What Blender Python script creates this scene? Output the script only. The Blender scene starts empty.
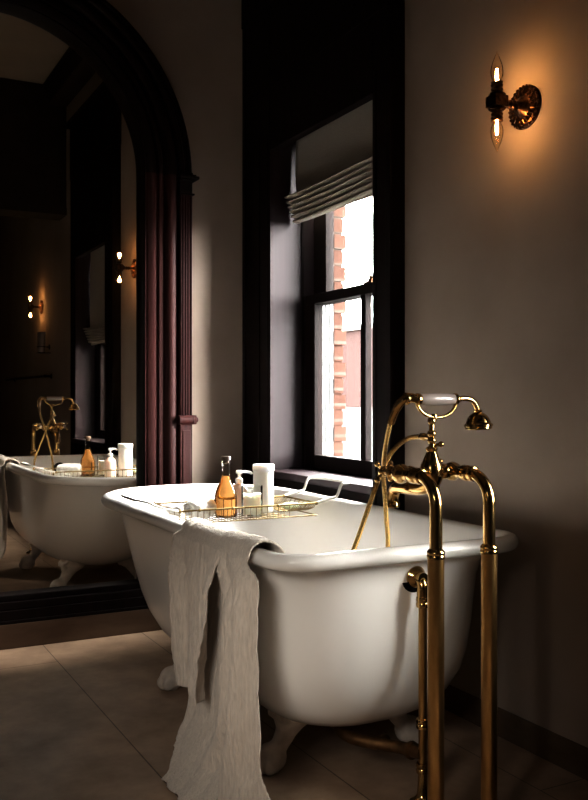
import bpy, bmesh, math, random
from mathutils import Vector, Matrix, noise
random.seed(4)
sc = bpy.context.scene
COL = sc.collection
PI = math.pi

# ------------------------------------------------------------------ materials
def mat(name, color, rough=.5, metal=0., trans=0., ior=1.45, spec=.5, emit=None, estr=0., coat=0., sheen=0.):
    m = bpy.data.materials.new(name); m.use_nodes = True
    b = m.node_tree.nodes['Principled BSDF']
    b.inputs['Base Color'].default_value = (*color, 1)
    b.inputs['Roughness'].default_value = rough
    b.inputs['Metallic'].default_value = metal
    b.inputs['Transmission Weight'].default_value = trans
    b.inputs['IOR'].default_value = ior
    b.inputs['Specular IOR Level'].default_value = spec
    b.inputs['Coat Weight'].default_value = coat
    b.inputs['Coat Roughness'].default_value = .08
    if sheen: b.inputs['Sheen Weight'].default_value = sheen
    if emit:
        b.inputs['Emission Color'].default_value = (*emit, 1)
        b.inputs['Emission Strength'].default_value = estr
    return m

def nodes(m): return m.node_tree.nodes, m.node_tree.links, m.node_tree.nodes['Principled BSDF']

def mottle(m, c1, c2, scale=(3,3,3), detail=5, bump=0., bscale=40., rough=None, lo=.35, hi=.65):
    n, l, b = nodes(m)
    tc = n.new('ShaderNodeTexCoord'); mp = n.new('ShaderNodeMapping'); mp.inputs['Scale'].default_value = scale
    l.new(tc.outputs['Object'], mp.inputs['Vector'])
    t = n.new('ShaderNodeTexNoise'); t.inputs['Scale'].default_value = 1.; t.inputs['Detail'].default_value = detail
    l.new(mp.outputs[0], t.inputs['Vector'])
    r = n.new('ShaderNodeValToRGB'); r.color_ramp.elements[0].color = (*c1,1); r.color_ramp.elements[1].color = (*c2,1)
    r.color_ramp.elements[0].position = lo; r.color_ramp.elements[1].position = hi
    l.new(t.outputs['Fac'], r.inputs[0]); l.new(r.outputs[0], b.inputs['Base Color'])
    if bump:
        t2 = n.new('ShaderNodeTexNoise'); t2.inputs['Scale'].default_value = bscale; t2.inputs['Detail'].default_value = 4
        l.new(mp.outputs[0] if False else tc.outputs['Object'], t2.inputs['Vector'])
        bp = n.new('ShaderNodeBump'); bp.inputs['Strength'].default_value = bump; bp.inputs['Distance'].default_value = .004
        l.new(t2.outputs['Fac'], bp.inputs['Height']); l.new(bp.outputs[0], b.inputs['Normal'])
    return m

M = {}
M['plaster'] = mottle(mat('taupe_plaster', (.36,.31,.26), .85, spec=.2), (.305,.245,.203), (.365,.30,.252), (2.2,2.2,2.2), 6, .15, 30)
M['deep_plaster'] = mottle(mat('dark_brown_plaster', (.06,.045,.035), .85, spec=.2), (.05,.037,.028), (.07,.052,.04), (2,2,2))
M['ceiling'] = mottle(mat('ceiling_paint', (.3,.26,.2), .9, spec=.1), (.36,.30,.23), (.42,.35,.27), (2,2,2))
M['dark_paint'] = mottle(mat('dark_brown_paint', (.03,.02,.015), .7, spec=.2), (.022,.016,.012), (.032,.024,.018), (3,3,3))
M['mahogany'] = mottle(mat('mahogany', (.09,.022,.02), .58, spec=.22), (.020,.0056,.0050), (.042,.0108,.0092), (40,40,1.2), 6, .06, 90)
M['jamb'] = mottle(mat('window_mahogany', (.05,.014,.014), .5, spec=.3), (.016,.009,.0105), (.023,.013,.0155), (30,30,1.0), 6, .03, 60)
M['black_wood'] = mottle(mat('ebonised_and_shade_wood', (.010,.005,.004), .6, spec=.14), (.004,.0022,.0018), (.008,.0035,.003), (30,30,1.5), 5)  # also carries the painted shade on the mirror arch
M['stone_base'] = mottle(mat('brown_stone', (.11,.07,.045), .6, spec=.3), (.085,.05,.03), (.13,.085,.055), (5,5,14), 6)
M['enamel'] = mat('white_enamel', (.86,.842,.815), .2, spec=.5)
M['foot_paint'] = mottle(mat('foot_enamel', (.72,.66,.60), .35, spec=.4), (.62,.56,.50), (.76,.70,.64), (30,30,30))
M['brass'] = mottle(mat('aged_brass', (.62,.40,.15), .17, metal=1.), (.46,.295,.12), (.62,.43,.19), (30,30,12), 4)
M['brass_dull'] = mottle(mat('dull_brass', (.5,.31,.12), .32, metal=1.), (.40,.24,.09), (.60,.38,.16), (40,40,9), 6)
M['dark_brass'] = mottle(mat('tarnished_brass', (.2,.11,.05), .45, metal=1.), (.14,.08,.035), (.26,.15,.07), (40,40,40), 5)
M['hose'] = None
M['bronze'] = mottle(mat('dark_bronze', (.10,.055,.03), .3, metal=1.), (.05,.026,.015), (.16,.085,.045), (90,90,90), 4)
M['rubber'] = mat('black_rubber', (.006,.006,.006), .9, spec=.05)
M['porcelain'] = mat('porcelain', (.40,.345,.32), .15, coat=.3)
M['nickel'] = mat('white_nickel', (.86,.84,.80), .22, metal=.35)
M['gold_wire'] = mat('gold_wire', (.17,.12,.05), .42, metal=1.)
M['dark_metal'] = mat('dark_metal', (.03,.025,.02), .35, metal=.8)
M['towel'] = None
M['linen'] = None
M['white_plastic'] = mat('white_plastic', (.86,.85,.82), .35)
M['blush_plastic'] = mat('blush_plastic', (.86,.74,.66), .3)
M['wax'] = mat('candle_wax', (.86,.82,.74), .5)
M['soap'] = mat('green_soap', (.60,.68,.52), .4)
M['cork'] = mottle(mat('dark_stopper', (.06,.035,.02), .5), (.04,.025,.015), (.09,.05,.03), (200,200,200))
M['terry'] = mottle(mat('terry_cloth', (.80,.78,.75), .95, spec=.1), (.56,.54,.51), (.80,.78,.75), (60,60,60), 5, .5, 260)
M['white_frame'] = mat('white_frame', (.10,.10,.098), .5)
M['glow'] = mat('filament', (1,.6,.25), .5, emit=(1,.62,.27), estr=260.)
M['sky_ground'] = mottle(mat('pale_ground', (.02,.02,.02), .9), (.018,.018,.018), (.022,.022,.021), (.2,.2,.2))

for k_ in ('white_plastic','blush_plastic','wax','soap'):
    b_=M[k_].node_tree.nodes['Principled BSDF']; b_.inputs['Subsurface Weight'].default_value=.6; b_.inputs['Subsurface Radius'].default_value=(1,.9,.8); b_.inputs['Subsurface Scale'].default_value=.02
# transparent-with-reflection panes (thin glass)
def thin_glass(name, tint=(1,1,1), refl=.08, fres=True, rough=0.):
    m = bpy.data.materials.new(name); m.use_nodes = True
    n, l = m.node_tree.nodes, m.node_tree.links
    n.remove(n['Principled BSDF']); out = n['Material Output']
    tr = n.new('ShaderNodeBsdfTransparent'); tr.inputs[0].default_value = (*tint,1)
    gl = n.new('ShaderNodeBsdfGlossy'); gl.inputs['Roughness'].default_value = rough
    mx = n.new('ShaderNodeMixShader')
    if fres:
        f = n.new('ShaderNodeLayerWeight'); f.inputs['Blend'].default_value = refl
        l.new(f.outputs['Fresnel'], mx.inputs[0])
    else: mx.inputs[0].default_value = refl
    l.new(tr.outputs[0], mx.inputs[1]); l.new(gl.outputs[0], mx.inputs[2]); l.new(mx.outputs[0], out.inputs[0])
    return m
M['pane'] = thin_glass('window_glass', (.97,.98,.98), .12)
M['fill_pane'] = thin_glass('fill_dimming_glass', (.07,.068,.066), .05)  # tint weakens the added fill window, no curtain there
M['dim_pane'] = thin_glass('light_dimming_glass', (.66,.66,.65), .12)  # tint only weakens the light through the second window
M['bulb_glass'] = thin_glass('bulb_glass', (1,.95,.86), .10)
M['jar_glass'] = thin_glass('jar_glass', (.96,.97,.96), .12)
M['clear_glass'] = thin_glass('bottle_glass', (.97,.96,.93), .14)
M['amber'] = mat('amber_liquid', (.82,.44,.16), .05, trans=.96, ior=1.2)
M['mirror'] = mat('old_mirror', (.86,.82,.76), .012, metal=1.)

def cloth(name, c1, c2, vertical):
    m = mat(name, c1, .95, spec=.12, sheen=.25)
    n, l, b = nodes(m)
    tc = n.new('ShaderNodeTexCoord'); mp = n.new('ShaderNodeMapping'); mp.inputs['Scale'].default_value = vertical
    l.new(tc.outputs['Object'], mp.inputs[0])
    t = n.new('ShaderNodeTexNoise'); t.inputs['Scale'].default_value = 1; t.inputs['Detail'].default_value = 5
    l.new(mp.outputs[0], t.inputs['Vector'])
    r = n.new('ShaderNodeValToRGB'); r.color_ramp.elements[0].color=(*c1,1); r.color_ramp.elements[1].color=(*c2,1)
    r.color_ramp.elements[0].position=.3; r.color_ramp.elements[1].position=.7
    l.new(t.outputs[0], r.inputs[0]); l.new(r.outputs[0], b.inputs['Base Color'])
    bp = n.new('ShaderNodeBump'); bp.inputs['Strength'].default_value=.9; bp.inputs['Distance'].default_value=.006
    l.new(t.outputs[0], bp.inputs['Height']); l.new(bp.outputs[0], b.inputs['Normal'])
    return m
M['towel'] = cloth('crepe_towel', (.58,.52,.46), (.70,.635,.565), (190,190,26))
M['linen'] = cloth('blind_linen', (.42,.38,.32), (.52,.48,.41), (240,240,240))

# ribbed metal hose
hm = mat('ribbed_brass_hose', (.55,.37,.15), .25, metal=1.)
M['hose'] = hm
n, l, b = nodes(hm)
tc = n.new('ShaderNodeTexCoord'); w = n.new('ShaderNodeTexWave'); w.bands_direction='Z'; w.inputs['Scale'].default_value=90
l.new(tc.outputs['Object'], w.inputs[0]); bp=n.new('ShaderNodeBump'); bp.inputs['Strength'].default_value=.5; bp.inputs['Distance'].default_value=.002
l.new(w.outputs[1], bp.inputs['Height']); l.new(bp.outputs[0], b.inputs['Normal'])

# floor of large stone tiles
fm = mat('stone_tiles', (.3,.25,.2), .42, spec=.4); M['floor'] = fm
n, l, b = nodes(fm)
tc = n.new('ShaderNodeTexCoord')
mp = n.new('ShaderNodeMapping'); mp.inputs['Rotation'].default_value=(0,0,PI/2); mp.inputs['Location'].default_value=(.04,-.79,0)
l.new(tc.outputs['Object'], mp.inputs[0])
br = n.new('ShaderNodeTexBrick'); br.inputs['Scale'].default_value=1; br.inputs['Brick Width'].default_value=3.4; br.inputs['Row Height'].default_value=.415
br.inputs['Mortar Size'].default_value=.0022; br.inputs['Mortar Smooth'].default_value=.3
br.inputs['Color1'].default_value=(.38,.285,.21,1); br.inputs['Color2'].default_value=(.42,.32,.235,1); br.inputs['Mortar'].default_value=(.13,.095,.07,1)
l.new(mp.outputs[0], br.inputs['Vector'])
ns = n.new('ShaderNodeTexNoise'); ns.inputs['Scale'].default_value=5; ns.inputs['Detail'].default_value=9; ns.inputs['Roughness'].default_value=.65
l.new(tc.outputs['Object'], ns.inputs['Vector'])
rp = n.new('ShaderNodeValToRGB'); rp.color_ramp.elements[0].color=(.60,.57,.54,1); rp.color_ramp.elements[1].color=(1.15,1.12,1.1,1); rp.color_ramp.elements[0].position=.3; rp.color_ramp.elements[1].position=.7
l.new(ns.outputs[0], rp.inputs[0])
mx = n.new('ShaderNodeMixRGB'); mx.blend_type='MULTIPLY'; mx.inputs[0].default_value=1
l.new(br.outputs['Color'], mx.inputs[1]); l.new(rp.outputs[0], mx.inputs[2]); l.new(mx.outputs[0], b.inputs['Base Color'])
bp = n.new('ShaderNodeBump'); bp.inputs['Strength'].default_value=.25; bp.inputs['Distance'].default_value=.004; bp.invert=True
l.new(br.outputs['Fac'], bp.inputs['Height']); l.new(bp.outputs[0], b.inputs['Normal'])

# bricks
def brick_mat(name, c1, c2, mortar, rot, scale=1.):
    m = mat(name, c1, .9, spec=.1)
    n, l, b = nodes(m)
    tc = n.new('ShaderNodeTexCoord'); mp = n.new('ShaderNodeMapping'); mp.inputs['Rotation'].default_value=rot
    l.new(tc.outputs['Object'], mp.inputs[0])
    br = n.new('ShaderNodeTexBrick'); br.inputs['Scale'].default_value=scale
    br.inputs['Brick Width'].default_value=.2; br.inputs['Row Height'].default_value=.07; br.inputs['Mortar Size'].default_value=.007
    br.inputs['Color1'].default_value=(*c1,1); br.inputs['Color2'].default_value=(*c2,1); br.inputs['Mortar'].default_value=(*mortar,1)
    l.new(mp.outputs[0], br.inputs['Vector']); l.new(br.outputs['Color'], b.inputs['Base Color'])
    return m

# ------------------------------------------------------------------ mesh builder
class MB:
    def __init__(s): s.v=[]; s.f=[]
    def add(s, verts, faces):
        o=len(s.v); s.v += [tuple(v) for v in verts]; s.f += [tuple(i+o for i in f) for f in faces]; return s
    def box(s, a, b):
        x0,y0,z0=[min(p,q) for p,q in zip(a,b)]; x1,y1,z1=[max(p,q) for p,q in zip(a,b)]
        v=[(x0,y0,z0),(x1,y0,z0),(x1,y1,z0),(x0,y1,z0),(x0,y0,z1),(x1,y0,z1),(x1,y1,z1),(x0,y1,z1)]
        return s.add(v,[(0,3,2,1),(4,5,6,7),(0,1,5,4),(1,2,6,5),(2,3,7,6),(3,0,4,7)])
    def tube(s, pts, r, seg=14, closed=False, caps=True):
        P=[Vector(p) for p in pts]; n=len(P)
        R=r if isinstance(r,(list,tuple)) else [r]*n
        T=[]
        for i in range(n):
            a=P[(i-1)%n] if (closed or i>0) else P[i]; c=P[(i+1)%n] if (closed or i<n-1) else P[i]
            T.append((c-a).normalized())
        up=Vector((0,0,1)) if abs(T[0].z)<.9 else Vector((1,0,0))
        u=(up-T[0]*up.dot(T[0])).normalized(); vs=[]
        for i in range(n):
            u=(u-T[i]*u.dot(T[i])).normalized(); w=T[i].cross(u)
            for k in range(seg):
                a=2*PI*k/seg; vs.append(P[i]+(u*math.cos(a)+w*math.sin(a))*R[i])
        fs=[]
        for i in range(n if closed else n-1):
            j=(i+1)%n
            for k in range(seg):
                k2=(k+1)%seg; fs.append((i*seg+k,i*seg+k2,j*seg+k2,j*seg+k))
        if caps and not closed:
            fs.append(tuple(range(seg-1,-1,-1))); fs.append(tuple((n-1)*seg+k for k in range(seg)))
        return s.add(vs,fs)
    def lathe(s, prof, c, axis=(0,0,1), seg=28, caps=True):
        """prof: (r, h) along axis from centre c"""
        ax=Vector(axis).normalized(); up=Vector((0,0,1)) if abs(ax.z)<.9 else Vector((1,0,0))
        u=(up-ax*up.dot(ax)).normalized(); w=ax.cross(u); c=Vector(c); vs=[]
        for r,h in prof:
            for k in range(seg):
                a=2*PI*k/seg; vs.append(c+ax*h+(u*math.cos(a)+w*math.sin(a))*max(r,1e-5))
        fs=[]; n=len(prof)
        for i in range(n-1):
            for k in range(seg):
                k2=(k+1)%seg; fs.append((i*seg+k,i*seg+k2,(i+1)*seg+k2,(i+1)*seg+k))
        if caps:
            fs.append(tuple(range(seg-1,-1,-1))); fs.append(tuple((n-1)*seg+k for k in range(seg)))
        return s.add(vs,fs)
    def ball(s, c, r, seg=16, ring=10, rot=None):
        rx,ry,rz=(r,r,r) if not isinstance(r,(tuple,list)) else r
        vs=[];c=Vector(c)
        def q(v): 
            v=Vector(v); return c+(rot@v if rot else v)
        vs.append(q((0,0,-rz)))
        for i in range(1,ring):
            t=-PI/2+PI*i/ring
            for k in range(seg):
                a=2*PI*k/seg; vs.append(q((rx*math.cos(t)*math.cos(a),ry*math.cos(t)*math.sin(a),rz*math.sin(t))))
        vs.append(q((0,0,rz))); fs=[]; last=len(vs)-1
        for k in range(seg):
            k2=(k+1)%seg; fs.append((0,1+k2,1+k)); b0=1+(ring-2)*seg; fs.append((b0+k,b0+k2,last))
        for i in range(ring-2):
            for k in range(seg):
                k2=(k+1)%seg; fs.append((1+i*seg+k,1+i*seg+k2,1+(i+1)*seg+k2,1+(i+1)*seg+k))
        return s.add(vs,fs)
    def grid(s, G, closed_u=False, closed_v=False):
        nu=len(G); nv=len(G[0]); vs=[p for row in G for p in row]; fs=[]
        for i in range(nu if closed_u else nu-1):
            for j in range(nv if closed_v else nv-1):
                i2=(i+1)%nu; j2=(j+1)%nv
                fs.append((i*nv+j,i*nv+j2,i2*nv+j2,i2*nv+j))
        return s.add(vs,fs)
    def build(s, name, material, parent=None, smooth=True, bevel=0., angle=40, solid=0., remesh=0., flip=False, sub=0):
        off=Vector((0,0,0)); p=parent
        while p is not None: off+=p.location; p=p.parent
        me=bpy.data.meshes.new(name)
        me.from_pydata([tuple(Vector(v)-off) for v in s.v],[],s.f)
        bm=bmesh.new(); bm.from_mesh(me); bmesh.ops.recalc_face_normals(bm, faces=bm.faces)
        if flip: bmesh.ops.reverse_faces(bm, faces=bm.faces)
        bm.to_mesh(me); bm.free()
        me.materials.append(material)
        o=bpy.data.objects.new(name,me); COL.objects.link(o)
        if parent: o.parent=parent
        if smooth:
            me.polygons.foreach_set('use_smooth',[True]*len(me.polygons))
            try: me.set_sharp_from_angle(angle=math.radians(angle))
            except Exception: pass
        if remesh:
            md=o.modifiers.new('r','REMESH'); md.mode='VOXEL'; md.voxel_size=remesh; md.use_smooth_shade=True
            ms=o.modifiers.new('s','SMOOTH'); ms.iterations=2; ms.factor=.4
        if solid:
            md=o.modifiers.new('t','SOLIDIFY'); md.thickness=solid; md.offset=0
        if bevel:
            md=o.modifiers.new('b','BEVEL'); md.width=bevel; md.segments=2; md.limit_method='ANGLE'
        if sub:
            md=o.modifiers.new('s','SUBSURF'); md.levels=sub; md.render_levels=sub
        return o

def tag(o, label=None, cat=None, group=None, kind=None):
    if label: o['label']=label
    if cat: o['category']=cat
    if group: o['group']=group
    if kind: o['kind']=kind
    return o
def thing(name, loc, label=None, cat=None, group=None, kind=None):
    o=bpy.data.objects.new(name,None); o.empty_display_size=.05; COL.objects.link(o); o.location=loc
    return tag(o,label,cat,group,kind)
def smoothpath(pts, n=8):
    P=[Vector(p) for p in pts]; out=[]
    for i in range(len(P)-1):
        p0=P[max(i-1,0)];p1=P[i];p2=P[i+1];p3=P[min(i+2,len(P)-1)]
        for k in range(n):
            t=k/n; t2=t*t;t3=t2*t
            out.append(.5*((2*p1)+(p2-p0)*t+(2*p0-5*p1+4*p2-p3)*t2+(3*p1-p0-3*p2+p3)*t3))
    out.append(P[-1]); return out
def arc(c, r, a0, a1, u, w, n=10):
    c=Vector(c);u=Vector(u);w=Vector(w)
    return [c+u*r*math.cos(a0+(a1-a0)*i/n)+w*r*math.sin(a0+(a1-a0)*i/n) for i in range(n+1)]

# ------------------------------------------------------------------ room
W=1.775; YB=3.79; XL=-2.6; YF=-3.0; H=3.55
WT=.30
fl=MB().box((XL-.1,YF-.1,-.1),(W+.02,YB+.1,0)).build('floor',M['floor'],smooth=False); tag(fl,'large beige stone floor tiles under the bathtub','floor',kind='structure')
ce=MB().box((XL-.1,YF-.1,H),(W+.3,YB+.1,H+.1)).build('ceiling',M['ceiling'],smooth=False); tag(ce,'plain plaster ceiling seen in the arched mirror','ceiling',kind='structure')
# window wall with two openings
wins=[(2.69,3.51),(.63,1.45)]; Z0,Z1=.69,2.15; ZH=2.077
mb=MB(); J=.02
spans=[(YF-.1,wins[1][0]-J),(wins[1][1]+J,wins[0][0]-J),(wins[0][1]+J,YB+.1)]
for a,b_ in spans: mb.box((W,a,-.1),(W+WT,b_,H+.05))
for a,b_ in wins:
    mb.box((W,a-J,-.1),(W+WT,b_+J,Z0-.03)); mb.box((W,a-J,Z1+J),(W+WT,b_+J,H+.05))
wr=mb.build('wall_right',M['plaster'],smooth=False); tag(wr,'taupe plaster wall with the tall window and the sconce','wall',kind='structure')
wb=MB().box((XL-.1,YB,-.1),(W,YB+.1,H+.05)).build('wall_back',M['plaster'],smooth=False); tag(wb,'taupe plaster wall behind the arched mirror','wall',kind='structure')
wl=MB()
LW=(.30,1.30) ; LZ=(.70,1.50)
wl.box((XL-.1,YF-.1,-.1),(XL,LW[0],H+.05)); wl.box((XL-.1,LW[1],-.1),(XL,YB+.1,H+.05)); wl.box((XL-.1,LW[0],-.1),(XL,LW[1],LZ[0])); wl.box((XL-.1,LW[0],LZ[1]),(XL,LW[1],H+.05))
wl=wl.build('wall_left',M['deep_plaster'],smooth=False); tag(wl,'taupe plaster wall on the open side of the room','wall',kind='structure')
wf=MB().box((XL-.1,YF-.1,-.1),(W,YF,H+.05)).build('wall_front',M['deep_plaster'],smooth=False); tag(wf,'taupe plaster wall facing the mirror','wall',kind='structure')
# skirtings
def skirt(mb, a, b_): mb.box(a,b_)
for nm,a,b_,lb in (('baseboard_right_1',(W-.008,YF,0),(W,wins[1][0]-.124,.085),'brown stone skirting beyond the second window'),
                ('baseboard_right_2',(W-.008,wins[1][1]+.2,0),(W,wins[0][0]-.124,.085),'brown stone skirting beside the standpipes'),
                ('baseboard_back',(-.35,3.70,0),(1.72,YB,.098),'brown stone plinth under the arched mirror'),
                ('baseboard_left',(XL,YF,0),(XL+.01,YB,.10),'brown stone skirting on the open side')):
    o=MB().box(a,b_).build(nm,M['stone_base'],smooth=False,bevel=.003); tag(o,lb,'skirting',kind='structure')
# crown and header beam
o=MB().box((W-.15,.12,H-.16),(W,YB,H)).box((W-.19,.12,H-.05),(W,YB,H)).build('trim_1',M['dark_paint'],smooth=False); tag(o,'dark crown moulding above the windows','moulding',kind='structure')
o=MB().box((XL,-.10,2.55),(W,.12,H)).box((XL,-.12,2.50),(W,.14,2.56)).build('trim_2',M['dark_paint'],smooth=False); tag(o,'dark header beam across the room','beam',kind='structure')
o=MB().box((XL,3.62,H-.14),(W,YB,H)).build('trim_3',M['dark_paint'],smooth=False); tag(o,'dark crown moulding above the mirror','moulding',kind='structure')

# ------------------------------------------------------------------ windows
brickR = brick_mat('brick_reveal',(.038,.020,.0150),(.046,.025,.0185),(.050,.040,.034),(PI/2,0,0))
CX=1.72
def window(idx, y0, y1, left_to, label):
    r=thing('window_%d'%idx,(CX,(y0+y1)/2,Z0),label,'window',kind='structure')
    c=MB()
    # side casings with stepped profile
    for (a,b_,inn) in ((y0-.124,y0,1),(y1,left_to,-1)):
        c.box((CX,a+(0 if inn==1 else .004),0),(W,b_-(.004 if inn==1 else 0),Z1+.55))
        if inn==1: 
            c.box((CX-.006,a,0),(CX,a+.03,Z1+.55)); c.box((CX-.004,b_-.030,0),(CX,b_-.014,Z1))
        else:
            c.box((CX-.006,b_-.03,0),(CX,b_,Z1+.55)); c.box((CX-.004,a+.014,0),(CX,a+.030,Z1)); c.box((CX-.004,a+.10,0),(CX,a+.112,Z1))
    c.box((CX,y0-.004,ZH),(CX+.04,y1+.004,Z1+.55)); c.box((CX+.03,y0-.004,Z1+.004),(W,y1+.004,Z1+.55)); c.box((CX-.005,y0-.124,Z1+.2),(CX,left_to,Z1+.24))
    c.box((CX-.01,y0-.127,Z1+.55),(W,min(left_to+.01,YB),Z1+.95)); c.box((CX-.035,y0-.134,Z1+.95),(W,min(left_to+.03,YB),Z1+1.0))
    c.build('casing',M['black_wood'],r,smooth=False,bevel=.002)
    a=MB(); a.box((1.735,y0,0),(W,y1,Z0-.03)); 
    a.box((1.728,y0,.02),(1.735,y1,.12)); a.box((1.728,y0,.58),(1.735,y1,.655))
    a.box((1.728,y0,.12),(1.735,y0+.09,.58)); a.box((1.728,y1-.09,.12),(1.735,y1,.58))
    a.build('apron_panel',M['black_wood'],r,smooth=False,bevel=.002)
    j=MB()
    for yy,s in ((y0,-1),(y1,1)):
        j.box((CX+.002,yy,Z0-.03),(1.99,yy+s*J,Z1+J))
    j.build('jamb_lining',M['jamb'],r,smooth=False)
    MB().box((CX+.002,y0,Z1),(1.99,y1,Z1+J)).build('head_lining',M['black_wood'],r,smooth=False)
    st=MB()
    for yy,s in ((y0,1),(y1,-1)):
        st.box((1.874,yy,Z0),(1.884,yy+s*.008,Z1))
    st.build('stop_bead',M['black_wood'],r,smooth=False)
    MB().box((1.70,y0-.03,Z0-.03),(1.735,y1+.03,Z0)).box((1.73,y0,Z0-.03),(2.0,y1,Z0)).build('sill',M['jamb'],r,smooth=False,bevel=.004)
    # lower sash
    def sash(name, x, za, zb, brail, trail, muntin, sw):
        m=MB(); t=.04
        m.box((x,y0+.002,za),(x+t,y0+sw,zb)); m.box((x,y1-sw,za),(x+t,y1-.002,zb))
        m.box((x,y0+sw,za),(x+t,y1-sw,za+brail)); m.box((x,y0+sw,zb-trail),(x+t,y1-sw,zb))
        if muntin: 
            ym=(y0+y1)/2-.065; m.box((x+.004,ym-.018,za+brail),(x+t-.004,ym+.018,zb-trail))
        s_=m.build(name,M['black_wood'],r,smooth=False,bevel=.003)
        MB().box((x+t/2-.002,y0+sw-.004,za+brail-.004),(x+t/2+.002,y1-sw+.004,zb-trail+.004))  .build('pane',M['pane' if idx==1 else 'dim_pane'],s_,smooth=False)
        return s_
    ls=sash('lower_sash',1.893,Z0+.001,1.452,.062,.042,True,.085)
    us=sash('upper_sash',1.936,1.410,Z1,.042,.06,False,.11)
    k=MB(); k.lathe([(.012,0),(.012,.006),(.008,.012),(.012,.02),(.006,.024)],(1.913,(y0+y1)/2-.1,1.459),(0,0,1),14); k.box((1.896,(y0+y1)/2-.13,1.452),(1.93,(y0+y1)/2-.07,1.459)); k.build('sash_lock',M['bronze'],ls)
    # white outside frame
    w_=MB()
    for yy,s in ((y0,1),(y1,-1)):
        w_.box((1.976,yy,Z0-.03),(2.03,yy+s*.012,Z1)); w_.box((1.992,yy,Z0-.03),(1.998,yy+s*.016,Z1)); w_.box((2.012,yy,Z0-.03),(2.03,yy+s*.016,Z1))
    w_.box((1.976,y0,Z1-.03),(2.03,y1,Z1)); w_.box((1.976,y0,Z0-.03),(2.03,y1,Z0+.03))
    w_.build('outer_frame',M['white_frame'],r,smooth=False)
    bk=MB()
    for yy,s in ((y0,1),(y1,-1)):
        z=Z0-.1; i=0
        while z<Z1+.1:
            bk.box((2.03,yy-s*.05,z),(2.078+(.014 if i%2 else 0.),yy+s*(.019+(.003 if i%3==0 else 0)),z+.064)); z+=.072; i+=1
        bk.box((2.03,yy-s*.05,Z0-.1),(2.074,yy+s*.015,Z1+.1))
    bk.build('brick_reveal',brickR,r,smooth=False)
    return r
window(1,*wins[0],YB-.002,'tall dark sash window with white frame outside, behind the bathtub')
window(2,*wins[1],wins[1][1]+.2,'second dark sash window, seen reflected in the arched mirror')

w3=thing('window_3',(XL,(LW[0]+LW[1])/2,LZ[0]),'added unseen window for fill light in the wall on the open side','window',kind='structure')  # added window, lets fill light onto the towel and tub
m_=MB()
for a_,b_ in (((XL-.08,LW[0],LZ[0]),(XL+.02,LW[0]+.05,LZ[1])),((XL-.08,LW[1]-.05,LZ[0]),(XL+.02,LW[1],LZ[1])),((XL-.08,LW[0],LZ[0]),(XL+.02,LW[1],LZ[0]+.05)),((XL-.08,LW[0],LZ[1]-.05),(XL+.02,LW[1],LZ[1])),((XL-.06,LW[0],(LZ[0]+LZ[1])/2-.02),(XL-.02,LW[1],(LZ[0]+LZ[1])/2+.02))): m_.box(a_,b_)
m_.build('sash_frame',M['black_wood'],w3,smooth=False,bevel=.003)
MB().box((XL-.05,LW[0]+.02,LZ[0]+.02),(XL-.045,LW[1]-.02,LZ[1]-.02)).build('pane',M['fill_pane'],w3,smooth=False)
def blind(y0,y1,zb,label):
    r=thing('roman_blind',(1.85,(y0+y1)/2,Z1),label,'blind','linen roman blinds in the windows')
    a,b_=y0+.005,y1-.022; N=40
    MB().box((1.845,a,Z1-.03),(1.870,b_,Z1)).build('headrail',M['white_plastic'],r,smooth=False,bevel=.002)
    zt=zb+.122
    G=[]
    for i in range(30):
        t=i/29; z=Z1-.004-(Z1-.004-zb-.008)*t
        row=[]
        for k in range(N+1):
            u=k/N; y=a+(b_-a)*u
            x=1.842-.006*math.sin(PI*t)-.006*math.sin(u*9+t*4)*t-.004*noise.noise((u*3,t*3,1))
            row.append((x,y+(.006*math.sin(t*5) if k in(0,N) else 0),z))
        G.append(row)
    MB().grid(G).build('panel',M['linen'],r,solid=.002)
    nf=6
    for f in range(nf):
        G=[]
        bul=.058-.008*f; z0=zt-.0200*f
        prof=[]
        for i in range(13):
            q=PI*i/12
            prof.append((1.842-bul*math.sin(q)**.8-.004, z0-.0165*(i/12)))
        for (x,z) in prof:
            row=[]
            for k in range(N+1):
                u=k/N; y=a-.001+(b_-a+.002)*u
                sag=-.010*math.sin(PI*u)**2-.004*noise.noise((u*4,f*2.3,0))+.008*math.exp(-((u-1)/.12)**2)
                row.append((x+.006*noise.noise((u*5,f,3)),y,z+sag*.4+.020*(1-u)))
            G.append(row)
        MB().grid(G).build('fold',M['linen'],r,solid=.003)
    return r
blind(*wins[0],1.755,'grey linen roman blind half raised in the window behind the tub')
blind(*wins[1],1.40,'pale linen roman blind hanging lower, seen only in the mirror')

# ------------------------------------------------------------------ outside
brickF = brick_mat('far_brick',(.0135,.0066,.0057),(.015,.0073,.0063),(.0165,.0092,.0082),(PI/2,0,PI/2))
g=MB().box((-90,-60,-1.6),(90,120,-1.5)).build('ground',M['sky_ground'],smooth=False); tag(g,'pale open ground outside the window','ground',kind='structure')
bl=thing('brick_building',(15,26,-1.5),'flat-roofed pink brick building far outside the tall window','building')
MB().box((15,21.5,.7),(24,60,3.15)).build('brick_wall',brickF,bl,smooth=False)
MB().box((14.9,21.4,3.15),(24.1,60.1,3.3)).build('roof_edge',M['dark_metal'],bl,smooth=False)
MB().box((14.4,21.5,-1.5),(24,60,.7)).build('white_ground_floor',M['sky_ground'],bl,smooth=False)

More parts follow.
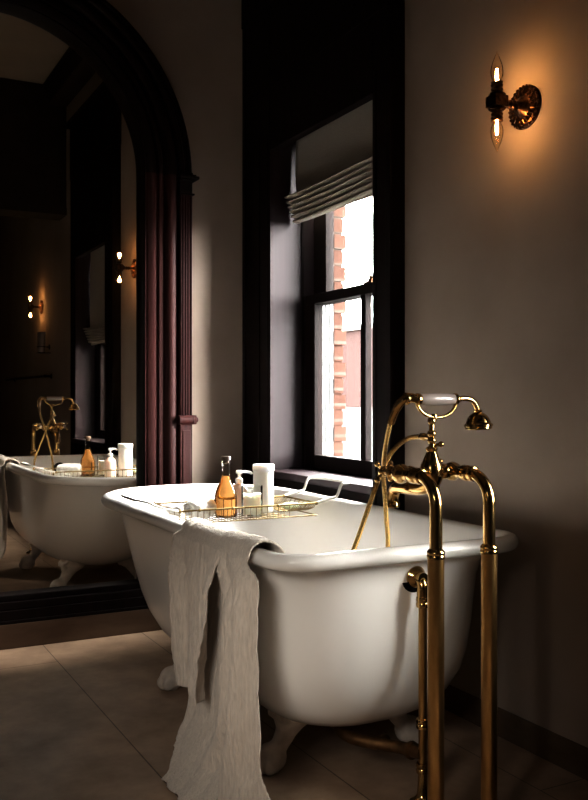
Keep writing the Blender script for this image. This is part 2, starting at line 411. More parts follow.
# ------------------------------------------------------------------ arched mirror
AX,AZ=.61,1.97
mr=thing('arched_mirror',(AX,YB,.10),'tall arched mirror in a carved mahogany frame reflecting the tub','mirror')
def arch_sweep(prof, zbase, vertical=True, n=48):
    st=[]
    if vertical: st.append((-1,0,zbase-AZ))
    for i in range(n+1):
        a=PI-PI*i/n; st.append((math.cos(a),math.sin(a),0))
    if vertical: st.append((1,0,zbase-AZ))
    return [[(AX+r*cx_,y,AZ+dz+r*cz_) for (r,y) in prof] for (cx_,cz_,dz) in st]
# glass
mg=MB(); rr=.612; pts=[(AX-rr,.19),]+[(AX+rr*math.cos(PI-PI*i/64),AZ+rr*math.sin(PI-PI*i/64)) for i in range(65)]+[(AX+rr,.19)]
nP=len(pts); mg.add([(x,3.772,z) for x,z in pts]+[(x,3.785,z) for x,z in pts],[tuple(range(nP)),tuple(range(2*nP-1,nP-1,-1))]+[(i,(i+1)%nP,(i+1)%nP+nP,i+nP) for i in range(nP)])
mg.build('mirror_glass',M['mirror'],mr,smooth=False)
BEAD=[(.604,3.772),(.606,3.742),(.608,3.734),(.609,3.728),(.611,3.718),(.616,3.714)]
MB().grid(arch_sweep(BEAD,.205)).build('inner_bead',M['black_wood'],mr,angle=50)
prof=[(.616,3.714),(.622,3.722),(.628,3.714),(.660,3.712),(.666,3.722),(.672,3.724),(.678,3.712),(.692,3.710),(.698,3.726),(.704,3.736),(.710,3.726),(.716,3.708),(.730,3.702),(.748,3.704),(.756,3.712),(.762,3.722),(.765,3.788)]
MB().grid(arch_sweep(prof,.205,False)).build('arch_moulding',M['black_wood'],mr,angle=50)  # darker than the mahogany uprights: shade put into the wood colour
for s_ in (-1,1): MB().grid([[(AX+s_*r,y,z) for (r,y) in prof] for z in (.205,AZ)]).build('side_moulding',M['mahogany'],mr,angle=50)
prof2=[(.764,3.79),(.764,3.706),(.770,3.696),(.785,3.692),(.790,3.700),(.800,3.700),(.805,3.690),(.815,3.690),(.822,3.698),(.824,3.79)]
MB().grid(arch_sweep(prof2,0,False)).build('outer_arch',M['black_wood'],mr,angle=50)  # shade of the upper frame put into the colour here too
# bottom rail
MB().box((AX-.83,3.705,.098),(AX+.83,YB-.003,.150)).box((AX-.80,3.712,.15),(AX+.80,YB-.003,.182)).box((AX-.80,3.728,.182),(AX+.80,YB-.003,.207)).box((AX-.84,3.700,.098),(AX+.84,YB-.003,.112)).build('bottom_rail',M['black_wood'],mr,smooth=False,bevel=.003)
for s in (-1,1):
    # fluted shaft with a plan profile
    x0=.766; x1=.822
    pl=[(x0,3.788),(x0,3.694)]
    nf=4; ww=(x1-x0-.008)/nf
    pl.append((x0+.004,3.690))
    for i in range(nf):
        xa=x0+.004+ww*i
        pl+= [(xa+ww*.18,3.690)]+[(xa+ww*(.18+.64*k/4),3.690+.008*math.sin(PI*k/4)) for k in range(1,4)]+[(xa+ww*.82,3.690)]
    pl+= [(x1-.004,3.690),(x1,3.694),(x1,3.788)]
    G=[[(AX+s*x,y,z) for (x,y) in pl] for z in (.925,1.90)]
    p=MB().grid(G).build('pilaster',M['mahogany'],mr,angle=30)
    c=MB()
    for (za,zb,e) in ((1.885,1.893,.008),(1.893,1.945,.0),(1.945,1.953,.008),(1.953,1.966,.024),(1.966,1.974,.014),(1.974,1.985,.002)):
        c.box((AX+s*(x0-.002-e*.3),3.690-e,za),(AX+s*(x1+e),3.788,zb))
    c.build('capital',M['black_wood'],p,smooth=False,bevel=.003)
    c=MB()
    c.tube([(AX+s*(x0-.012),3.688,.905),(AX+s*(x1+.004),3.688,.905)],.020,14)
    c.box((AX+s*(x0-.006),3.678,.885),(AX+s*(x1+.016),3.788,.925))
    c.ball((AX+s*(x1+.014),3.70,.905),(.016,.02,.016))
    c.build('band_block',M['mahogany'],p,bevel=.004)
    c=MB(); c.box((AX+s*x0,3.692,.207),(AX+s*x1,3.788,.885)); c.box((AX+s*(x0+.010),3.688,.26),(AX+s*(x1-.010),3.692,.86)); c.box((AX+s*(x0-.004),3.684,.112),(AX+s*(x1+.01),3.788,.21))
    c.build('pedestal',M['mahogany'],p,smooth=False,bevel=.003)

# ------------------------------------------------------------------ bathtub
TX=1.284; HW=.380; YN=1.795; YFAR=3.58; RC=.12; FA=.40
def outline(ds,dn,df,z,rc=None,ns=14,nc=12,ne=14,nf=32):
    hw=HW-ds; yn=YN+dn; yf=YFAR-df; rc=max(.05,RC-.25*ds if rc is None else rc); fa=min(FA,(yf-yn)*.5)
    pts=[]
    for i in range(ne): pts.append((TX-hw+rc+(2*hw-2*rc)*i/ne,yn))
    for i in range(nc): a=-PI/2+PI/2*i/nc; pts.append((TX+hw-rc+rc*math.cos(a),yn+rc+rc*math.sin(a)))
    ys,ye=yn+rc,yf-fa
    for i in range(ns): pts.append((TX+hw,ys+(ye-ys)*i/ns))
    for i in range(nf): 
        a=PI*i/nf; ca,sa=math.cos(a),math.sin(a); e=.93
        pts.append((TX+hw*math.copysign(abs(ca)**e,ca),ye+fa*abs(sa)**e))
    for i in range(ns): pts.append((TX-hw,ye+(ys-ye)*i/ns))
    for i in range(nc): a=PI+PI/2*i/nc; pts.append((TX-hw+rc+rc*math.cos(a),yn+rc+rc*math.sin(a)))
    return [(x,y,z) for x,y in pts]
tub=thing('bathtub',(TX,2.6,0),'white enamel roll-top clawfoot bathtub standing under the window','bathtub')
ext=[(.606,.040,.040,.042,.085),(.592,.050,.052,.055,.12),(.57,.056,.060,.078,.16),(.53,.058,.064,.115,.18),(.47,.060,.067,.165,.19),(.40,.063,.071,.22,.195),(.33,.069,.078,.275,.20),(.27,.081,.092,.33,.20),(.22,.102,.115,.39,.20),(.18,.134,.148,.465,.19),(.150,.18,.198,.56,.17),(.130,.235,.26,.66,.13),(.120,.30,.345,.76,.08)]
inn=[(.140,.305,.36,.77,.08),(.150,.26,.29,.69,.12),(.170,.205,.225,.59,.16),(.205,.152,.168,.48,.18),(.26,.112,.124,.39,.18),(.33,.090,.100,.305,.18),(.40,.081,.089,.245,.17),(.48,.076,.082,.185,.17),(.55,.071,.076,.125,.15),(.60,.058,.062,.075,.11),(.626,.044,.044,.046,.082)]
rings=[outline(ds,dn,df,z,rc) for z,ds,dn,df,rc in ext]
bm_=MB(); bm_.grid(rings,closed_v=True); n0=len(rings[0])
bm_.f.append(tuple(range((len(rings)-1)*n0,len(rings)*n0)))
rin=[outline(ds,dn,df,z,rc) for z,ds,dn,df,rc in inn]
o0=len(bm_.v); bm_.grid(rin,closed_v=True); bm_.f.append(tuple(o0+i for i in range(n0)))
# bridge inside lip and outside lip beneath the roll
oi=o0+(len(rin)-1)*n0
for i in range(n0):
    i2=(i+1)%n0; bm_.f.append((i,i2,oi+i2,oi+i))
bm_.build('basin',M['enamel'],tub,angle=60)
rim=[]
for k in range(14):
    a=2*PI*k/14
    q=.022-.022*math.cos(a); rim.append(outline(q,q,q,.619+.021*math.sin(a),RC-q))
MB().grid(rim,closed_u=True,closed_v=True).build('rolled_rim',M['enamel'],tub,angle=80)
def foot(x,y,dx,dy):
    d=Vector((dx,dy,0)).normalized(); s=Vector((-d.y,d.x,0)); b=Vector((x,y,0))
    P=lambda u,z,v=0: b+d*u+s*v+Vector((0,0,z))
    m=MB()
    pts=[P(-.115,.200),P(-.085,.185),P(-.060,.162),P(-.042,.132),P(-.030,.10),P(-.012,.072),P(.008,.050),P(.028,.040)]
    rr=[.042,.060,.064,.048,.029,.024,.028,.030]
    m.tube(smoothpath(pts,4),[rr[min(int(i/4),7)]*(1-(i%4)/4)+rr[min(int(i/4)+1,7)]*((i%4)/4) for i in range(29)],18)
    rot=Matrix((d,s,Vector((0,0,1)))).transposed()
    tilt=rot@Matrix.Rotation(math.radians(-32),3,'Y')
    # acanthus wing spreading up against the basin
    m.ball(P(-.080,.212),(.022,.066,.062),18,12,tilt)
    for v in (-.045,0,.045): m.ball(P(-.066,.232-abs(v)*.35,v),(.018,.020,.045),12,8,tilt)
    m.ball(P(-.030,.180),(.034,.044,.024),14,10,rot)      # knee scroll
    m.tube([P(-.012,.150,-.040),P(-.012,.150,.040)],.018,12)
    for v in (-1,1):
        m.tube([P(-.048+(.036-.010*q)*math.cos(q*2.1)*(1-q/4.2),.160+(.036-.010*q)*math.sin(q*2.1)*(1-q/4.2),v*(.044-.003*q)) for q in [k_*.11 for k_ in range(26)]],.0075,8)
        for q in range(3): m.tube([P(-.050-.012*q,.175,v*(.040+.004*q)),P(-.062-.010*q,.215,v*(.046+.002*q)),P(-.078-.008*q,.250-.012*q,v*(.036+.010*q))],[.008,.009,.005],8)
    m.tube([P(-.012,.165),P(-.030,.205),P(-.060,.245)],[.010,.011,.006],8)
    m.ball(P(.016,.040),(.043,.040,.040),16,10,rot)       # paw
    for v,u in ((-.026,.034),(-.009,.046),(.009,.046),(.026,.034)): 
        m.ball(P(u,.026,v),(.022,.010,.022),10,8,rot)
    m.lathe([(.016,0),(.018,.004),(.016,.012),(.012,.02)],P(.012,0),(0,0,1),14)
    return m.build('foot',M['foot_paint'],tub,remesh=.0036)
foot(1.078,2.16,-1,-.10); foot(1.078,2.93,-1,.10); foot(1.490,2.16,1,-.10); foot(1.490,2.93,1,.10)

# ------------------------------------------------------------------ waste and overflow
wp=thing('waste_pipe',(1.315,1.825,0),'slim brass overflow pipe with black washer at the tub end','pipe')
MB().lathe([(.012,0),(.040,0),(.043,.006),(.040,.014),(.012,.014)],(1.315,1.872,.553),(0,-1,0),26).build('black_washer',M['rubber'],wp)
e=MB(); e.lathe([(.026,.012),(.027,.022),(.02,.030),(.015,.034),(.015,.05)],(1.315,1.872,.553),(0,-1,0),22)
e.tube([(1.315,1.855,.553)]+arc((1.315,1.850,.528),.025,PI/2,PI,(0,1,0),(0,0,1),8)+[(1.315,1.825,.50)],.0145,16)
e.build('elbow',M['brass'],wp)
MB().tube([(1.315,1.825,.51),(1.315,1.825,.08)],.0105,16).build('down_pipe',M['brass_dull'],wp)
for z in (.495,.195,.085): MB().lathe([(.0105,-.014),(.0155,-.012),(.0165,-.004),(.0145,0),(.0165,.004),(.0155,.012),(.0105,.014)],(1.315,1.825,z),(0,0,1),18).build('coupling',M['brass'],wp)
t=MB(); t.tube(smoothpath([(1.315,1.825,.12),(1.30,1.90,.112),(1.23,2.02,.108),(1.23,2.10,.118),(1.23,2.12,.14)],5),.016,14); t.lathe([(.016,0),(.022,.002),(.023,.012),(.016,.014)],(1.312,1.86,.114),(0,1,0),16); t.lathe([(.016,0),(.021,.002),(.021,.012),(.016,.014)],(1.285,1.95,.110),(0,1,0),16)
t.build('drain_branch',M['dark_brass'],wp)
MB().lathe([(.032,0),(.032,.004),(.02,.012),(.014,.022),(.0105,.08)],(1.315,1.825,0),(0,0,1),22).build('floor_flange',M['brass'],wp)

# ------------------------------------------------------------------ bath filler
bf=thing('bath_filler',(1.278,1.62,0),'brass floor standing bath filler with handset at the tub end','tap')
YP=1.62; YBd=1.755; ZB=.822
for X in (1.203,1.353):
    sp=MB().tube([(X,YP,.63),(X,YP,.755)]+arc((X,YP+.062,.760),.062,PI,PI/2,(0,1,0),(0,0,1),12)+[(X,YBd,ZB)],.0143,22).build('standpipe',M['brass'],bf)
    MB().tube([(X,YP,.012),(X,YP,.655)],.0186,24).build('sleeve',M['brass_dull'],sp)
    MB().lathe([(.0186,-.008),(.0200,-.007),(.0202,-.001),(.0190,.001),(.0202,.003),(.0200,.008),(.0165,.012),(.0143,.014)],(X,YP,.652),(0,0,1),24).build('collar',M['brass'],sp)
    MB().lathe([(.044,0),(.044,.004),(.036,.010),(.026,.014),(.0195,.024)],(X,YP,0),(0,0,1),28).build('floor_flange',M['brass'],sp)
    v=MB(); v.lathe([(.0143,-.085),(.018,-.082),(.019,-.072),(.016,-.068),(.019,-.062),(.0195,-.045),(.016,-.04),(.015,-.02),(.021,-.012),(.024,0),(.021,.012),(.016,.02),(.014,.032),(.017,.036),(.015,.042),(.009,.046),(.009,.066)],(X,YBd,ZB),(0,1,0),24)
    vo=v.build('valve',M['brass'],bf)
    h=MB(); c=Vector((X,YBd+.074,ZB))
    h.lathe([(.010,-.010),(.013,-.006),(.014,0),(.013,.006),(.008,.010)],c,(0,1,0),18)
    for k in range(4):
        a=PI/4+PI/2*k; dv=Vector((math.cos(a),0,math.sin(a)))
        h.tube([c+dv*.008,c+dv*.024],.0038,10); h.ball(c+dv*.027,.0072,12,8)
    ho=h.build('cross_handle',M['brass'],vo)
    MB().lathe([(.0085,0),(.009,.003),(.007,.006)],c+Vector((0,.010,0)),(0,1,0),16).build('index_button',M['porcelain'],ho)
b=MB(); b.tube([(1.203,YBd,ZB),(1.353,YBd,ZB)],.0125,20)
for X in (1.228,1.328): b.lathe([(.0125,-.012),(.017,-.008),(.0185,0),(.017,.008),(.0125,.012)],(X,YBd,ZB),(1,0,0),20)
b.lathe([(.006,-.056),(.012,-.052),(.014,-.046),(.012,-.040),(.019,-.032),(.026,-.016),(.028,.002),(.026,.018),(.020,.032),(.0145,.044),(.012,.050),(.0145,.054),(.0145,.058),(.010,.062)],(1.291,YBd,ZB),(0,0,1),28)
b.build('mixer_body',M['brass'],bf)
# spout
s=MB(); sp=[(1.291,YBd-.004,.800),(1.290,YBd+.02,.788),(1.288,YBd+.05,.781),(1.286,YBd+.09,.778),(1.285,YBd+.130,.776),(1.291,YBd+.155,.768),(1.291,YBd+.166,.748),(1.291,YBd+.167,.726)]
s.tube(smoothpath(sp,6),[.021-.005*min(i/24,1) for i in range(43)],20)
s.lathe([(.016,-.002),(.019,0),(.0195,.010),(.017,.014),(.016,.016)],(1.291,YBd+.167,.722),(0,0,1),20)
s.build('spout',M['brass'],bf)
# riser with diverter
r=MB(); r.tube([(1.291,YBd,.86),(1.291,YBd,.955)],.0068,18)
for z,q in ((.872,.010),(.898,.011),(.915,.011),(.945,.010)): r.lathe([(.0068,-.008),(q*.9,-.005),(q,0),(q*.9,.005),(.0068,.008)],(1.291,YBd,z),(0,0,1),18)
r.tube([(1.291,YBd,.906),(1.291,YBd+.045,.906)],.0065,14); r.lathe([(.0065,-.012),(.0095,-.008),(.0095,.006),(.0065,.01)],(1.291,YBd+.035,.906),(0,1,0),16)
ro=r.build('riser',M['brass'],bf)
k=MB(); k.tube([(1.291,YBd,.885),(1.308,YBd-.006,.888)],.004,10); k.ball((1.313,YBd-.008,.889),.0075,12,8); k.build('diverter_knob',M['brass'],ro)
cr=MB(); pts=[]
for i in range(25):
    a=PI+PI*i/24; pts.append((1.306+.058*math.cos(a),YBd,.993+.040*math.sin(a)))
pts=[(x-.028*(0) ,y,z) for x,y,z in pts]
cr.tube(pts,.0042,12); cr.ball(pts[0],.007,10,8); cr.ball(pts[-1],.007,10,8); cr.lathe([(.0068,-.012),(.009,-.004),(.006,.004)],(1.298,YBd,.958),(0,0,1),14); cr.tube([(1.291,YBd,.945),(1.300,YBd,.957)],.0065,12)
cr.build('cradle',M['brass'],bf)
hs=MB(); FER=[(.012,-.006),(.0145,-.002),(.0145,.004),(.010,.008),(.008,.014)]
hs.lathe(FER,(1.360,YBd,.997),(1,0,0),20)
neck=smoothpath([(1.365,YBd,.997),(1.392,YBd,.999),(1.414,YBd,.993),(1.427,YBd,.977),(1.431,YBd,.962)],6); hs.tube(neck,.0068,14)
hso=hs.build('hand_shower',M['brass'],bf); hs=MB(); hs.lathe(FER,(1.252,YBd,.997),(-1,0,0),20); hs.tube(smoothpath([(1.250,YBd,.997),(1.228,YBd+.004,1.000),(1.212,YBd+.014,.990),(1.205,YBd+.028,.968),(1.202,YBd+.042,.940)],6),[.0115]*8+[.0105]*9+[.009]*8,16)
hs.lathe([(.0115,-.006),(.015,-.003),(.015,.003),(.0115,.006)],(1.222,YBd+.006,.998),(1,0,0),16)
hs.build('hose_elbow',M['brass'],hso)
MB().lathe([(.010,-.054),(.0130,-.050),(.0142,-.03),(.0148,0),(.0142,.03),(.0130,.050),(.010,.054)],(1.306,YBd,.997),(1,0,0),24).build('porcelain_grip',M['porcelain'],hso)
MB().lathe([(.0075,.006),(.011,.003),(.0095,-.001),(.015,-.004),(.0215,-.009),(.0265,-.016),(.0295,-.024),(.031,-.028),(.0350,-.031),(.0355,-.035),(.033,-.037),(.0335,-.040),(.031,-.043),(.020,-.044)],(1.431,YBd,.966),(-.05,0,1),30).build('shower_head',M['brass'],hso)
path=[(1.202,YBd+.045,.938),(1.208,1.83,.878),(1.224,1.862,.815),(1.247,1.885,.71),(1.262,1.900,.622),(1.265,1.925,.50),(1.26,1.975,.36),(1.235,2.05,.235),(1.195,2.06,.225),(1.16,1.99,.33),(1.145,1.93,.47),(1.153,1.90,.60),(1.172,1.893,.66),(1.20,1.890,.732),(1.232,1.888,.809),(1.256,1.872,.866),(1.280,1.840,.899),(1.291,1.795,.906)]
MB().tube(smoothpath(path,8),.0062,12).build('hose',M['hose'],bf)

# ------------------------------------------------------------------ towel over the rim
def rimx(y):
    x=TX-HW
    if y<YN+RC: x+=RC-math.sqrt(max(0,RC*RC-min(RC,(YN+RC-y))**2))
    return x
def sheet(yl,yr,zend,layer,flare,seed,nfold,amp,depth=0.,inside=.622,nl=170,nv=64):
    """strip hanging over the rim; yl/yr functions of s (0 at rim top .. 1 at hem)"""
    G=[]
    # length parametrisation: inside -> over rim -> down
    prof=[]
    for i in range(14): prof.append(('in',i/14))
    for i in range(20): prof.append(('top',i/20))
    for i in range(nl): prof.append(('dn',i/(nl-1)))
    for kind,t in prof:
        row=[]
        for k in range(nv+1):
            v=k/nv
            if kind=='in': s=0; 
            elif kind=='top': s=0
            else: s=t
            y=yl(s)+(yr(s)-yl(s))*v
            rx=rimx(y)
            lift=.002+layer*.55
            if kind=='in':
                X=rx+.046+.010*(1-t); Z=inside+(.630-inside)*t
                X+= -.0*t
            elif kind=='top':
                a=PI*t; R=.0225+lift
                X=rx+.021+(R+.016*(1-t))*math.cos(a)+.0; Z=.62+(R)*math.sin(a)
            else:
                X=rx+.021-(.0225+lift)+.004*s+depth*min(1,s*3.5)*(1-.8*max(0,s-.5)/.5); Z=.62-(.62-zend)*t
            w=(.45 if kind!='dn' else min(1,.45+2.2*s))
            q=v*nfold+seed*.37+.10*math.sin(s*3+seed)
            f=amp*w*(2*abs(math.sin(PI*q))**.6-1)*(.75+.4*math.sin(seed+v*5+s*2))
            f+=.012*w*noise.noise((v*3.1+seed,s*2.2,seed))
            cr=.0034*noise.noise((y*130,Z*16,seed))+.0018*noise.noise((y*260,Z*50,seed*3))
            if kind=='top':
                Z+=abs(f)*.22+cr*1.0
            elif kind=='in': X+=cr
            else:
                X-=(.5*abs(f)+.5*(f+amp*w))*.75+cr*1.4
                X-=flare*max(0,(s-.72)/.28)**2
                y+=.008*noise.noise((s*4,v*2,seed))*min(1,s*3)
            row.append((X,y,max(Z,.004+abs(cr))))
        G.append(row)
    return G
tw=MB()
lerp=lambda a,b_,t:a+(b_-a)*t
def keys(*kv):
    def f(s):
        for (a,va),(b_,vb) in zip(kv,kv[1:]):
            if s<=b_: 
                t=(s-a)/(b_-a); t=t*t*(3-2*t); return va+(vb-va)*t
        return kv[-1][1]
    return f
tw.grid(sheet(keys((0,2.375),(.3,2.335),(1,2.325)),keys((0,2.06),(.3,2.075),(1,2.145)),.217,.020,.0,1.3,2.1,.044))
tw.grid(sheet(keys((0,2.10),(.22,2.012),(.6,2.03),(1,2.15)),keys((0,1.918),(.07,1.868),(.75,1.862),(1,1.80)),.006,.026,.02,4.1,1.6,.040))
tw.grid(sheet(keys((0,2.33),(.7,2.355),(.85,2.34),(1,2.24)),keys((0,2.02),(1,1.98)),.006,.0,.115,2.2,3.1,.016,.022))
two=tw.build('bath_towel',M['towel'],solid=.004,angle=80); tag(two,'long beige crinkled towel draped over the tub rim to the floor','towel')

# ------------------------------------------------------------------ caddy
cd=thing('bath_caddy',(1.285,2.895,.585),'gold wire bath caddy laid across the tub holding toiletries','caddy')
xa,xb,ya,yb,zt,zb=1.03,1.54,2.77,3.02,.630,.588
f=MB(); r_=.0032
f.tube([(xa,ya,zt),(xb,ya,zt),(xb,yb,zt),(xa,yb,zt)],r_,10,closed=True)
f.tube([(xa,ya,zb),(xb,ya,zb),(xb,yb,zb),(xa,yb,zb)],.0022,8,closed=True)
for x in (xa,xb):
    for y in (ya,yb): f.ball((x,y,zt),.0065,10,8)
for x in (xa+.07,xa+.19,xb-.15): f.ball((x,ya,zt),.0055,10,8)
f.build('frame',M['gold_wire'],cd)
w=MB()
for i in range(25):
    x=xa+(xb-xa)*i/24
    if x<xb-.095: w.tube([(x,ya,zt),(x,ya,zb),(x,yb,zb),(x,yb,zt)],.0013,6)
for i in range(6):
    y=ya+(yb-ya)*i/5; w.tube([(xa,y,zt),(xa,y,zb),(xb-.095,y,zb)],.0013,6)
w.build('wire_base',M['gold_wire'],cd)
sb=MB()
for i in range(13):
    x=xb-.085+.085*i/12
    sb.tube([(x,ya+.25*k/12,zt-.036*math.sin(PI*k/12)**.6) for k in range(13)],.0014,6)
for k in range(1,8):
    y=ya+.25*k/8; sb.tube([(xb-.088,y,zt-.036*math.sin(PI*k/8)**.6),(xb-.02,y,zt-.036*math.sin(PI*k/8)**.6),(xb,y,zt)],.0014,6)
sb.build('soap_basket',M['gold_wire'],cd)
a=MB()
a.tube(smoothpath([(xa,ya,zt),(.985,ya,.640),(.955,ya+.01,.650),(.93,ya+.015,.662),(.905,ya+.03,.668),(.898,ya+.07,.668),(.898,yb-.07,.668),(.905,yb-.03,.668),(.93,yb-.015,.662),(.955,yb-.01,.650),(.985,yb,.640),(xa,yb,zt)],5),.0042,10)
a.build('left_handle',M['nickel'],cd)
a=MB()
a.tube(smoothpath([(xb,ya,zt),(1.59,ya,.643),(1.618,ya,.648),(1.628,ya,.660),(1.640,ya,.688),(1.652,ya,.694),(1.675,ya+.012,.694),(1.690,ya+.05,.694),(1.690,yb-.05,.694),(1.675,yb-.012,.694),(1.652,yb,.694),(1.640,yb,.688),(1.628,yb,.660),(1.618,yb,.648),(1.59,yb,.643),(xb,yb,zt)],6),.0055,10)
a.build('right_handle',M['nickel'],cd)
ZC=zb+.0022
# bottle
bt=thing('oil_bottle',(1.232,2.86,ZC),'tall amber oil bottle with a dark stopper on the caddy','bottle')
bo=[(.001,.0),(.034,.0),(.038,.005),(.0385,.03),(.0385,.068),(.036,.085),(.029,.104),(.021,.120),(.0155,.134),(.0135,.148),(.0132,.178),(.016,.182),(.016,.190),(.0125,.193)]
MB().lathe(bo,(1.232,2.86,ZC),seg=36,caps=False).build('glass',M['clear_glass'],bt)
li=[(.001,.003),(.033,.003),(.0365,.007),(.037,.03),(.037,.067),(.0345,.084),(.0275,.103),(.0195,.119),(.0145,.133),(.0125,.141),(.001,.142)]
MB().lathe(li,(1.232,2.86,ZC),seg=36).build('oil',M['amber'],bt)
MB().lathe([(.006,.184),(.0112,.186),(.0112,.194),(.0165,.196),(.017,.206),(.015,.209)],(1.232,2.86,ZC),seg=22).build('stopper',M['cork'],bt)
# pump bottle
pb=thing('pump_bottle',(1.325,2.955,ZC),'pale blush pump dispenser bottle behind the amber bottle','bottle')
MB().lathe([(.026,0),(.029,.004),(.030,.03),(.030,.075),(.026,.088),(.017,.098),(.011,.102),(.011,.110)],(1.325,2.955,ZC),seg=28).build('body',M['blush_plastic'],pb)
p=MB(); p.lathe([(.013,.106),(.0135,.110),(.0135,.120),(.009,.122),(.005,.124),(.005,.138),(.012,.138),(.012,.147),(.010,.150)],(1.325,2.955,ZC),seg=20)
p.tube(smoothpath([(1.325,2.955,ZC+.144),(1.345,2.945,ZC+.145),(1.362,2.937,ZC+.142),(1.366,2.935,ZC+.136)],4),.005,10)
p.build('pump',M['white_plastic'],pb)
# canister
cn=thing('white_canister',(1.412,2.935,ZC),'tall white lidded canister, tallest white item on the caddy','canister')
MB().lathe([(.034,0),(.0365,.003),(.037,.01),(.037,.145),(.035,.149)],(1.412,2.935,ZC),seg=36).build('body',M['white_plastic'],cn)
MB().lathe([(.0385,.147),(.0395,.149),(.0395,.167),(.0375,.170),(.02,.171)],(1.412,2.935,ZC),seg=36).build('lid',M['white_plastic'],cn)
# candle
ca=thing('candle_jar',(1.325,2.845,ZC),'short clear glass jar with cream candle in front of the canister','candle')
MB().lathe([(.001,0),(.034,0),(.037,.004),(.037,.105),(.0345,.105),(.0345,.008),(.001,.006)],(1.325,2.845,ZC),seg=32,caps=False).build('glass',M['jar_glass'],ca)
MB().lathe([(.001,.0065),(.0335,.0065),(.0335,.078),(.031,.076),(.001,.075)],(1.325,2.845,ZC),seg=32).build('wax',M['wax'],ca)
MB().tube([(1.325,2.845,ZC+.073),(1.326,2.846,ZC+.088)],.0012,6).build('wick',M['rubber'],ca)
# soap
so=MB(); so.ball((1.492,2.875,.612),(.034,.028,.013),24,14); so=so.build('soap_bar',M['soap']); tag(so,'oval pale green soap bar in the wire soap basket','soap')
# rolled cloths
def roll(x,y,z,L,R,ang,label,squash=1.):
    d=Vector((math.cos(ang),math.sin(ang),0)); s=Vector((-d.y,d.x,0)); c=Vector((x,y,z+R*squash))
    G=[]; n=22
    for i in range(n+1):
        u=-L/2+L*i/n; row=[]
        for k in range(120):
            q=k/119; a=q*2*PI*2.6+.5; rad=R*(.25+.75*q)
            rad*= 1+.16*noise.noise((u*22,math.cos(a)*1.5,math.sin(a)*1.5))+.07*noise.noise((u*70+a,math.cos(a)*3,math.sin(a)*3))
            e=1-.25*(abs(u)/(L/2))**6
            row.append(c+d*(u+ .006*noise.noise((q*7,i,2)))+s*rad*e*math.cos(a)+Vector((0,0,rad*squash*e*math.sin(a))))
        G.append(row)
    t=MB().grid(G).build('rolled_washcloth',M['terry'],None,solid=.005,angle=80); tag(t,label,'washcloth','white washcloths on the caddy')
roll(1.135,2.86,ZC+.002,.12,.036,.55,'rolled white washcloth lying next to the amber bottle',.95)
roll(1.078,2.962,ZC+.002,.08,.024,1.45,'smaller rolled white washcloth at the far left caddy end',.8)

# ------------------------------------------------------------------ sconces
def sconce(y,label,z=1.828,detail=True):
    r=thing('wall_sconce',(W,y,z),label,'wall lamp','twin bulb bronze sconces')
    xb_=W-.105
    p=MB(); p.lathe([(.062,0),(.0625,.005),(.058,.010),(.055,.009),(.050,.012),(.044,.010),(.030,.015),(.024,.022),(.018,.026),(.012,.034)],(W,y,z),(-1,0,0),40)
    for k in range(28):
        a=2*PI*k/28; p.ball((W-.009,y+.0585*math.cos(a),z+.0585*math.sin(a)),.0042,8,6)
    for k in range(22):
        a=2*PI*k/22; c_,s_=math.cos(a),math.sin(a)
        p.tube([(W-.012,y+.030*c_,z+.030*s_),(W-.0145,y+.040*c_,z+.040*s_),(W-.010,y+.051*c_,z+.051*s_)],[.002,.0040,.0028],8)
    p.build('backplate',M['bronze'],r)
    a=MB(); a.tube([(W-.02,y,z),(xb_,y,z)],.0075,14)
    for q in (.045,.06,.075): a.lathe([(.0075,-.007),(.012,-.003),(.013,0),(.012,.003),(.0075,.007)],(W-q,y,z),(-1,0,0),16)
    a.build('arm',M['bronze'],r)
    k=MB(); k.lathe([(.014,-.020),(.021,-.017),(.023,-.010),(.0195,-.006),(.023,0),(.0195,.006),(.023,.010),(.021,.017),(.014,.020)],(xb_,y,z),(0,0,1),12)
    k.box((xb_-.022,y-.022,z-.015),(xb_+.022,y+.022,z+.015)); k.lathe([(.018,-.026),(.024,-.022),(.024,-.017),(.018,-.014),(.018,.014),(.024,.017),(.024,.022),(.018,.026)],(xb_,y,z),(0,0,1),8)
    k.build('centre_block',M['bronze'],r)
    for s_ in (1,-1):
        so=MB().lathe([(.012,.018),(.017,.022),(.013,.028),(.0175,.034),(.0145,.040),(.018,.046),(.0155,.050),(.0175,.054),(.011,.056)],(xb_,y,z),(0,0,s_),18).build('socket',M['bronze'],r)
        bu=MB().lathe([(.009,.054),(.0115,.060),(.0165,.072),(.0178,.083),(.0165,.096),(.0125,.111),(.007,.124),(.0028,.134),(.0008,.141)],(xb_,y,z),(0,0,s_),20).build('bulb',M['bulb_glass'],so)
        fi=MB(); 
        fi.tube([(xb_,y-.003,z+s_*.058),(xb_,y-.0042,z+s_*.074),(xb_,y-.002,z+s_*.092),(xb_,y+.002,z+s_*.092),(xb_,y+.0042,z+s_*.074),(xb_,y+.003,z+s_*.058)],.0015,6)
        fi.build('filament',M['glow'],bu)
        L=bpy.data.lights.new('bulb_light','POINT'); L.energy=SC_W; L.color=(1,.45,.17); L.shadow_soft_size=.012
        lo=bpy.data.objects.new('bulb_light',L); COL.objects.link(lo); lo.location=(xb_,y,z+s_*.082)
SC_W=.28
sconce(1.966,'bronze twin bulb wall sconce glowing on the wall right of the window')
sconce(-.80,'smaller-looking bronze twin bulb sconce, seen only in the mirror at far left')

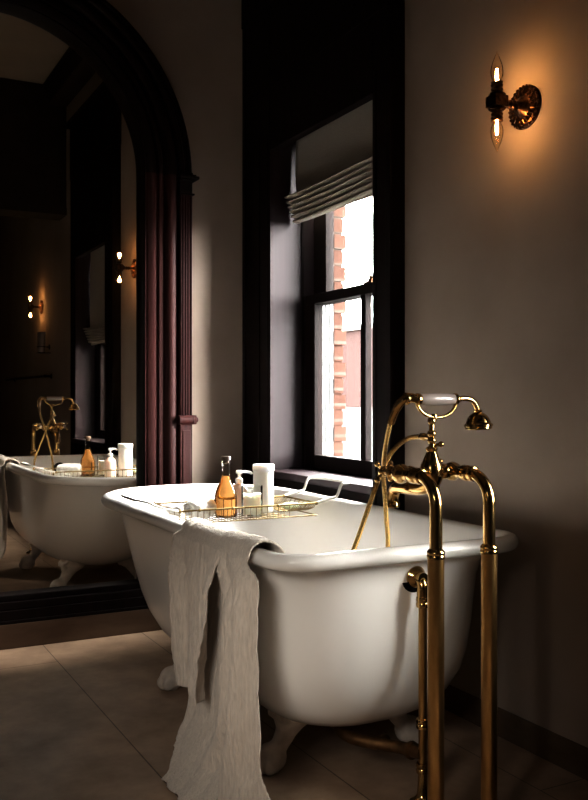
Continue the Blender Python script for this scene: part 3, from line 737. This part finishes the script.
# ------------------------------------------------------------------ things only seen in the mirror
tb=thing('tumbler_holder',(W,-.50,1.40),'pale tumbler in a dark wall holder, seen in the mirror','tumbler')
MB().lathe([(.026,0),(.032,.005),(.036,.18),(.033,.18),(.028,.008)],(W-.07,-.50,1.40),seg=24).build('tumbler',M['porcelain'],tb)
hh=MB(); hh.tube([(W-.07+.04*math.cos(2*PI*k/24),-.50+.04*math.sin(2*PI*k/24),1.45) for k in range(24)],.004,8,closed=True); hh.tube([(W,-.50,1.45),(W-.03,-.50,1.45)],.006,10); hh.lathe([(.024,0),(.024,.006),(.01,.010)],(W,-.50,1.45),(-1,0,0),18); hh.box((W-.11,-.55,1.392),(W,-.45,1.40))
hh.build('holder',M['dark_metal'],tb)
rl=thing('towel_rail',(W,-1.4,1.19),'long dark wall rail, seen in the mirror at far left','rail')
rb=MB(); rb.tube([(W-.07,-2.2,1.19),(W-.07,-.35,1.19)],.012,14); rb.build('bar',M['dark_metal'],rl)
for y in (-2.1,-.42): MB().tube([(W,y,1.19),(W-.07,y,1.19)],.009,12).lathe([(.025,0),(.025,.006),(.012,.012)],(W,y,1.19),(-1,0,0),18).build('bracket',M['dark_metal'],rl)

# ------------------------------------------------------------------ light
wd=bpy.data.worlds.new('sky'); sc.world=wd; wd.use_nodes=True
bg=wd.node_tree.nodes['Background']; bg.inputs[0].default_value=(1.0,.985,.96,1); bg.inputs[1].default_value=80.0
for i,(a,b_) in enumerate(wins):
    L=bpy.data.lights.new('window_portal','AREA'); L.shape='RECTANGLE'; L.size=1.42; L.size_y=b_-a
    L.cycles.is_portal=True
    o=bpy.data.objects.new('window_portal',L); COL.objects.link(o); o.location=(2.13,(a+b_)/2,(Z0+Z1)/2); o.rotation_euler=(0,PI/2,0)
def sun(e,ang,az,el,col=(1,.975,.94)):
    L=bpy.data.lights.new('sun','SUN'); L.energy=e; L.angle=math.radians(ang); L.color=col
    o=bpy.data.objects.new('sun',L); COL.objects.link(o)
    d=Vector((-math.cos(el)*math.cos(az),-math.cos(el)*math.sin(az),-math.sin(el)))   # direction of travel
    o.rotation_euler=d.to_track_quat('-Z','Y').to_euler(); o.location=(4,3,4)
L=bpy.data.lights.new('window_portal','AREA'); L.shape='RECTANGLE'; L.size=LZ[1]-LZ[0]; L.size_y=LW[1]-LW[0]; L.cycles.is_portal=True
o=bpy.data.objects.new('window_portal',L); COL.objects.link(o); o.location=(XL-.11,(LW[0]+LW[1])/2,(LZ[0]+LZ[1])/2); o.rotation_euler=(0,-PI/2,0)  # portal of the added fill window
SUN=25
def spot(loc,tgt,watt,half,blend,col,rad):
    L=bpy.data.lights.new('spot','SPOT'); L.energy=watt; L.spot_size=math.radians(2*half); L.spot_blend=blend; L.color=col; L.shadow_soft_size=rad
    o=bpy.data.objects.new('fill_spot',L); COL.objects.link(o); o.location=loc
    o.rotation_euler=(Vector(tgt)-Vector(loc)).to_track_quat('-Z','Y').to_euler()
spot((-.50,.60,1.25),(.96,2.02,.34),78,15.5,.85,(1,.93,.84),.30)  # added unseen fill lamp for towel and tub front
spot((-2.35,3.40,1.45),(.75,3.66,0),900,5.2,1.,(1,.95,.88),.10)  # added unseen lamp, makes the bright floor strip by the mirror
if SUN: sun(SUN,22,math.radians(32),math.radians(47))

# ------------------------------------------------------------------ camera
cam=bpy.data.cameras.new('camera'); co=bpy.data.objects.new('camera',cam); COL.objects.link(co)
co.location=(0,0,1.0); co.rotation_euler=(PI/2,0,-math.radians(27.64))
cam.sensor_fit='HORIZONTAL'; cam.sensor_width=36; cam.lens=900/588*36
cam.shift_y=(398-400)/588
cam.clip_start=.02; cam.clip_end=300
sc.camera=co
sc.view_settings.view_transform='Standard'
sc.view_settings.look='None'
sc.view_settings.exposure=.32
sc.view_settings.gamma=.78
sc.cycles.max_bounces=10
sc.cycles.diffuse_bounces=5
sc.cycles.transparent_max_bounces=12
sc.cycles.sample_clamp_indirect=6
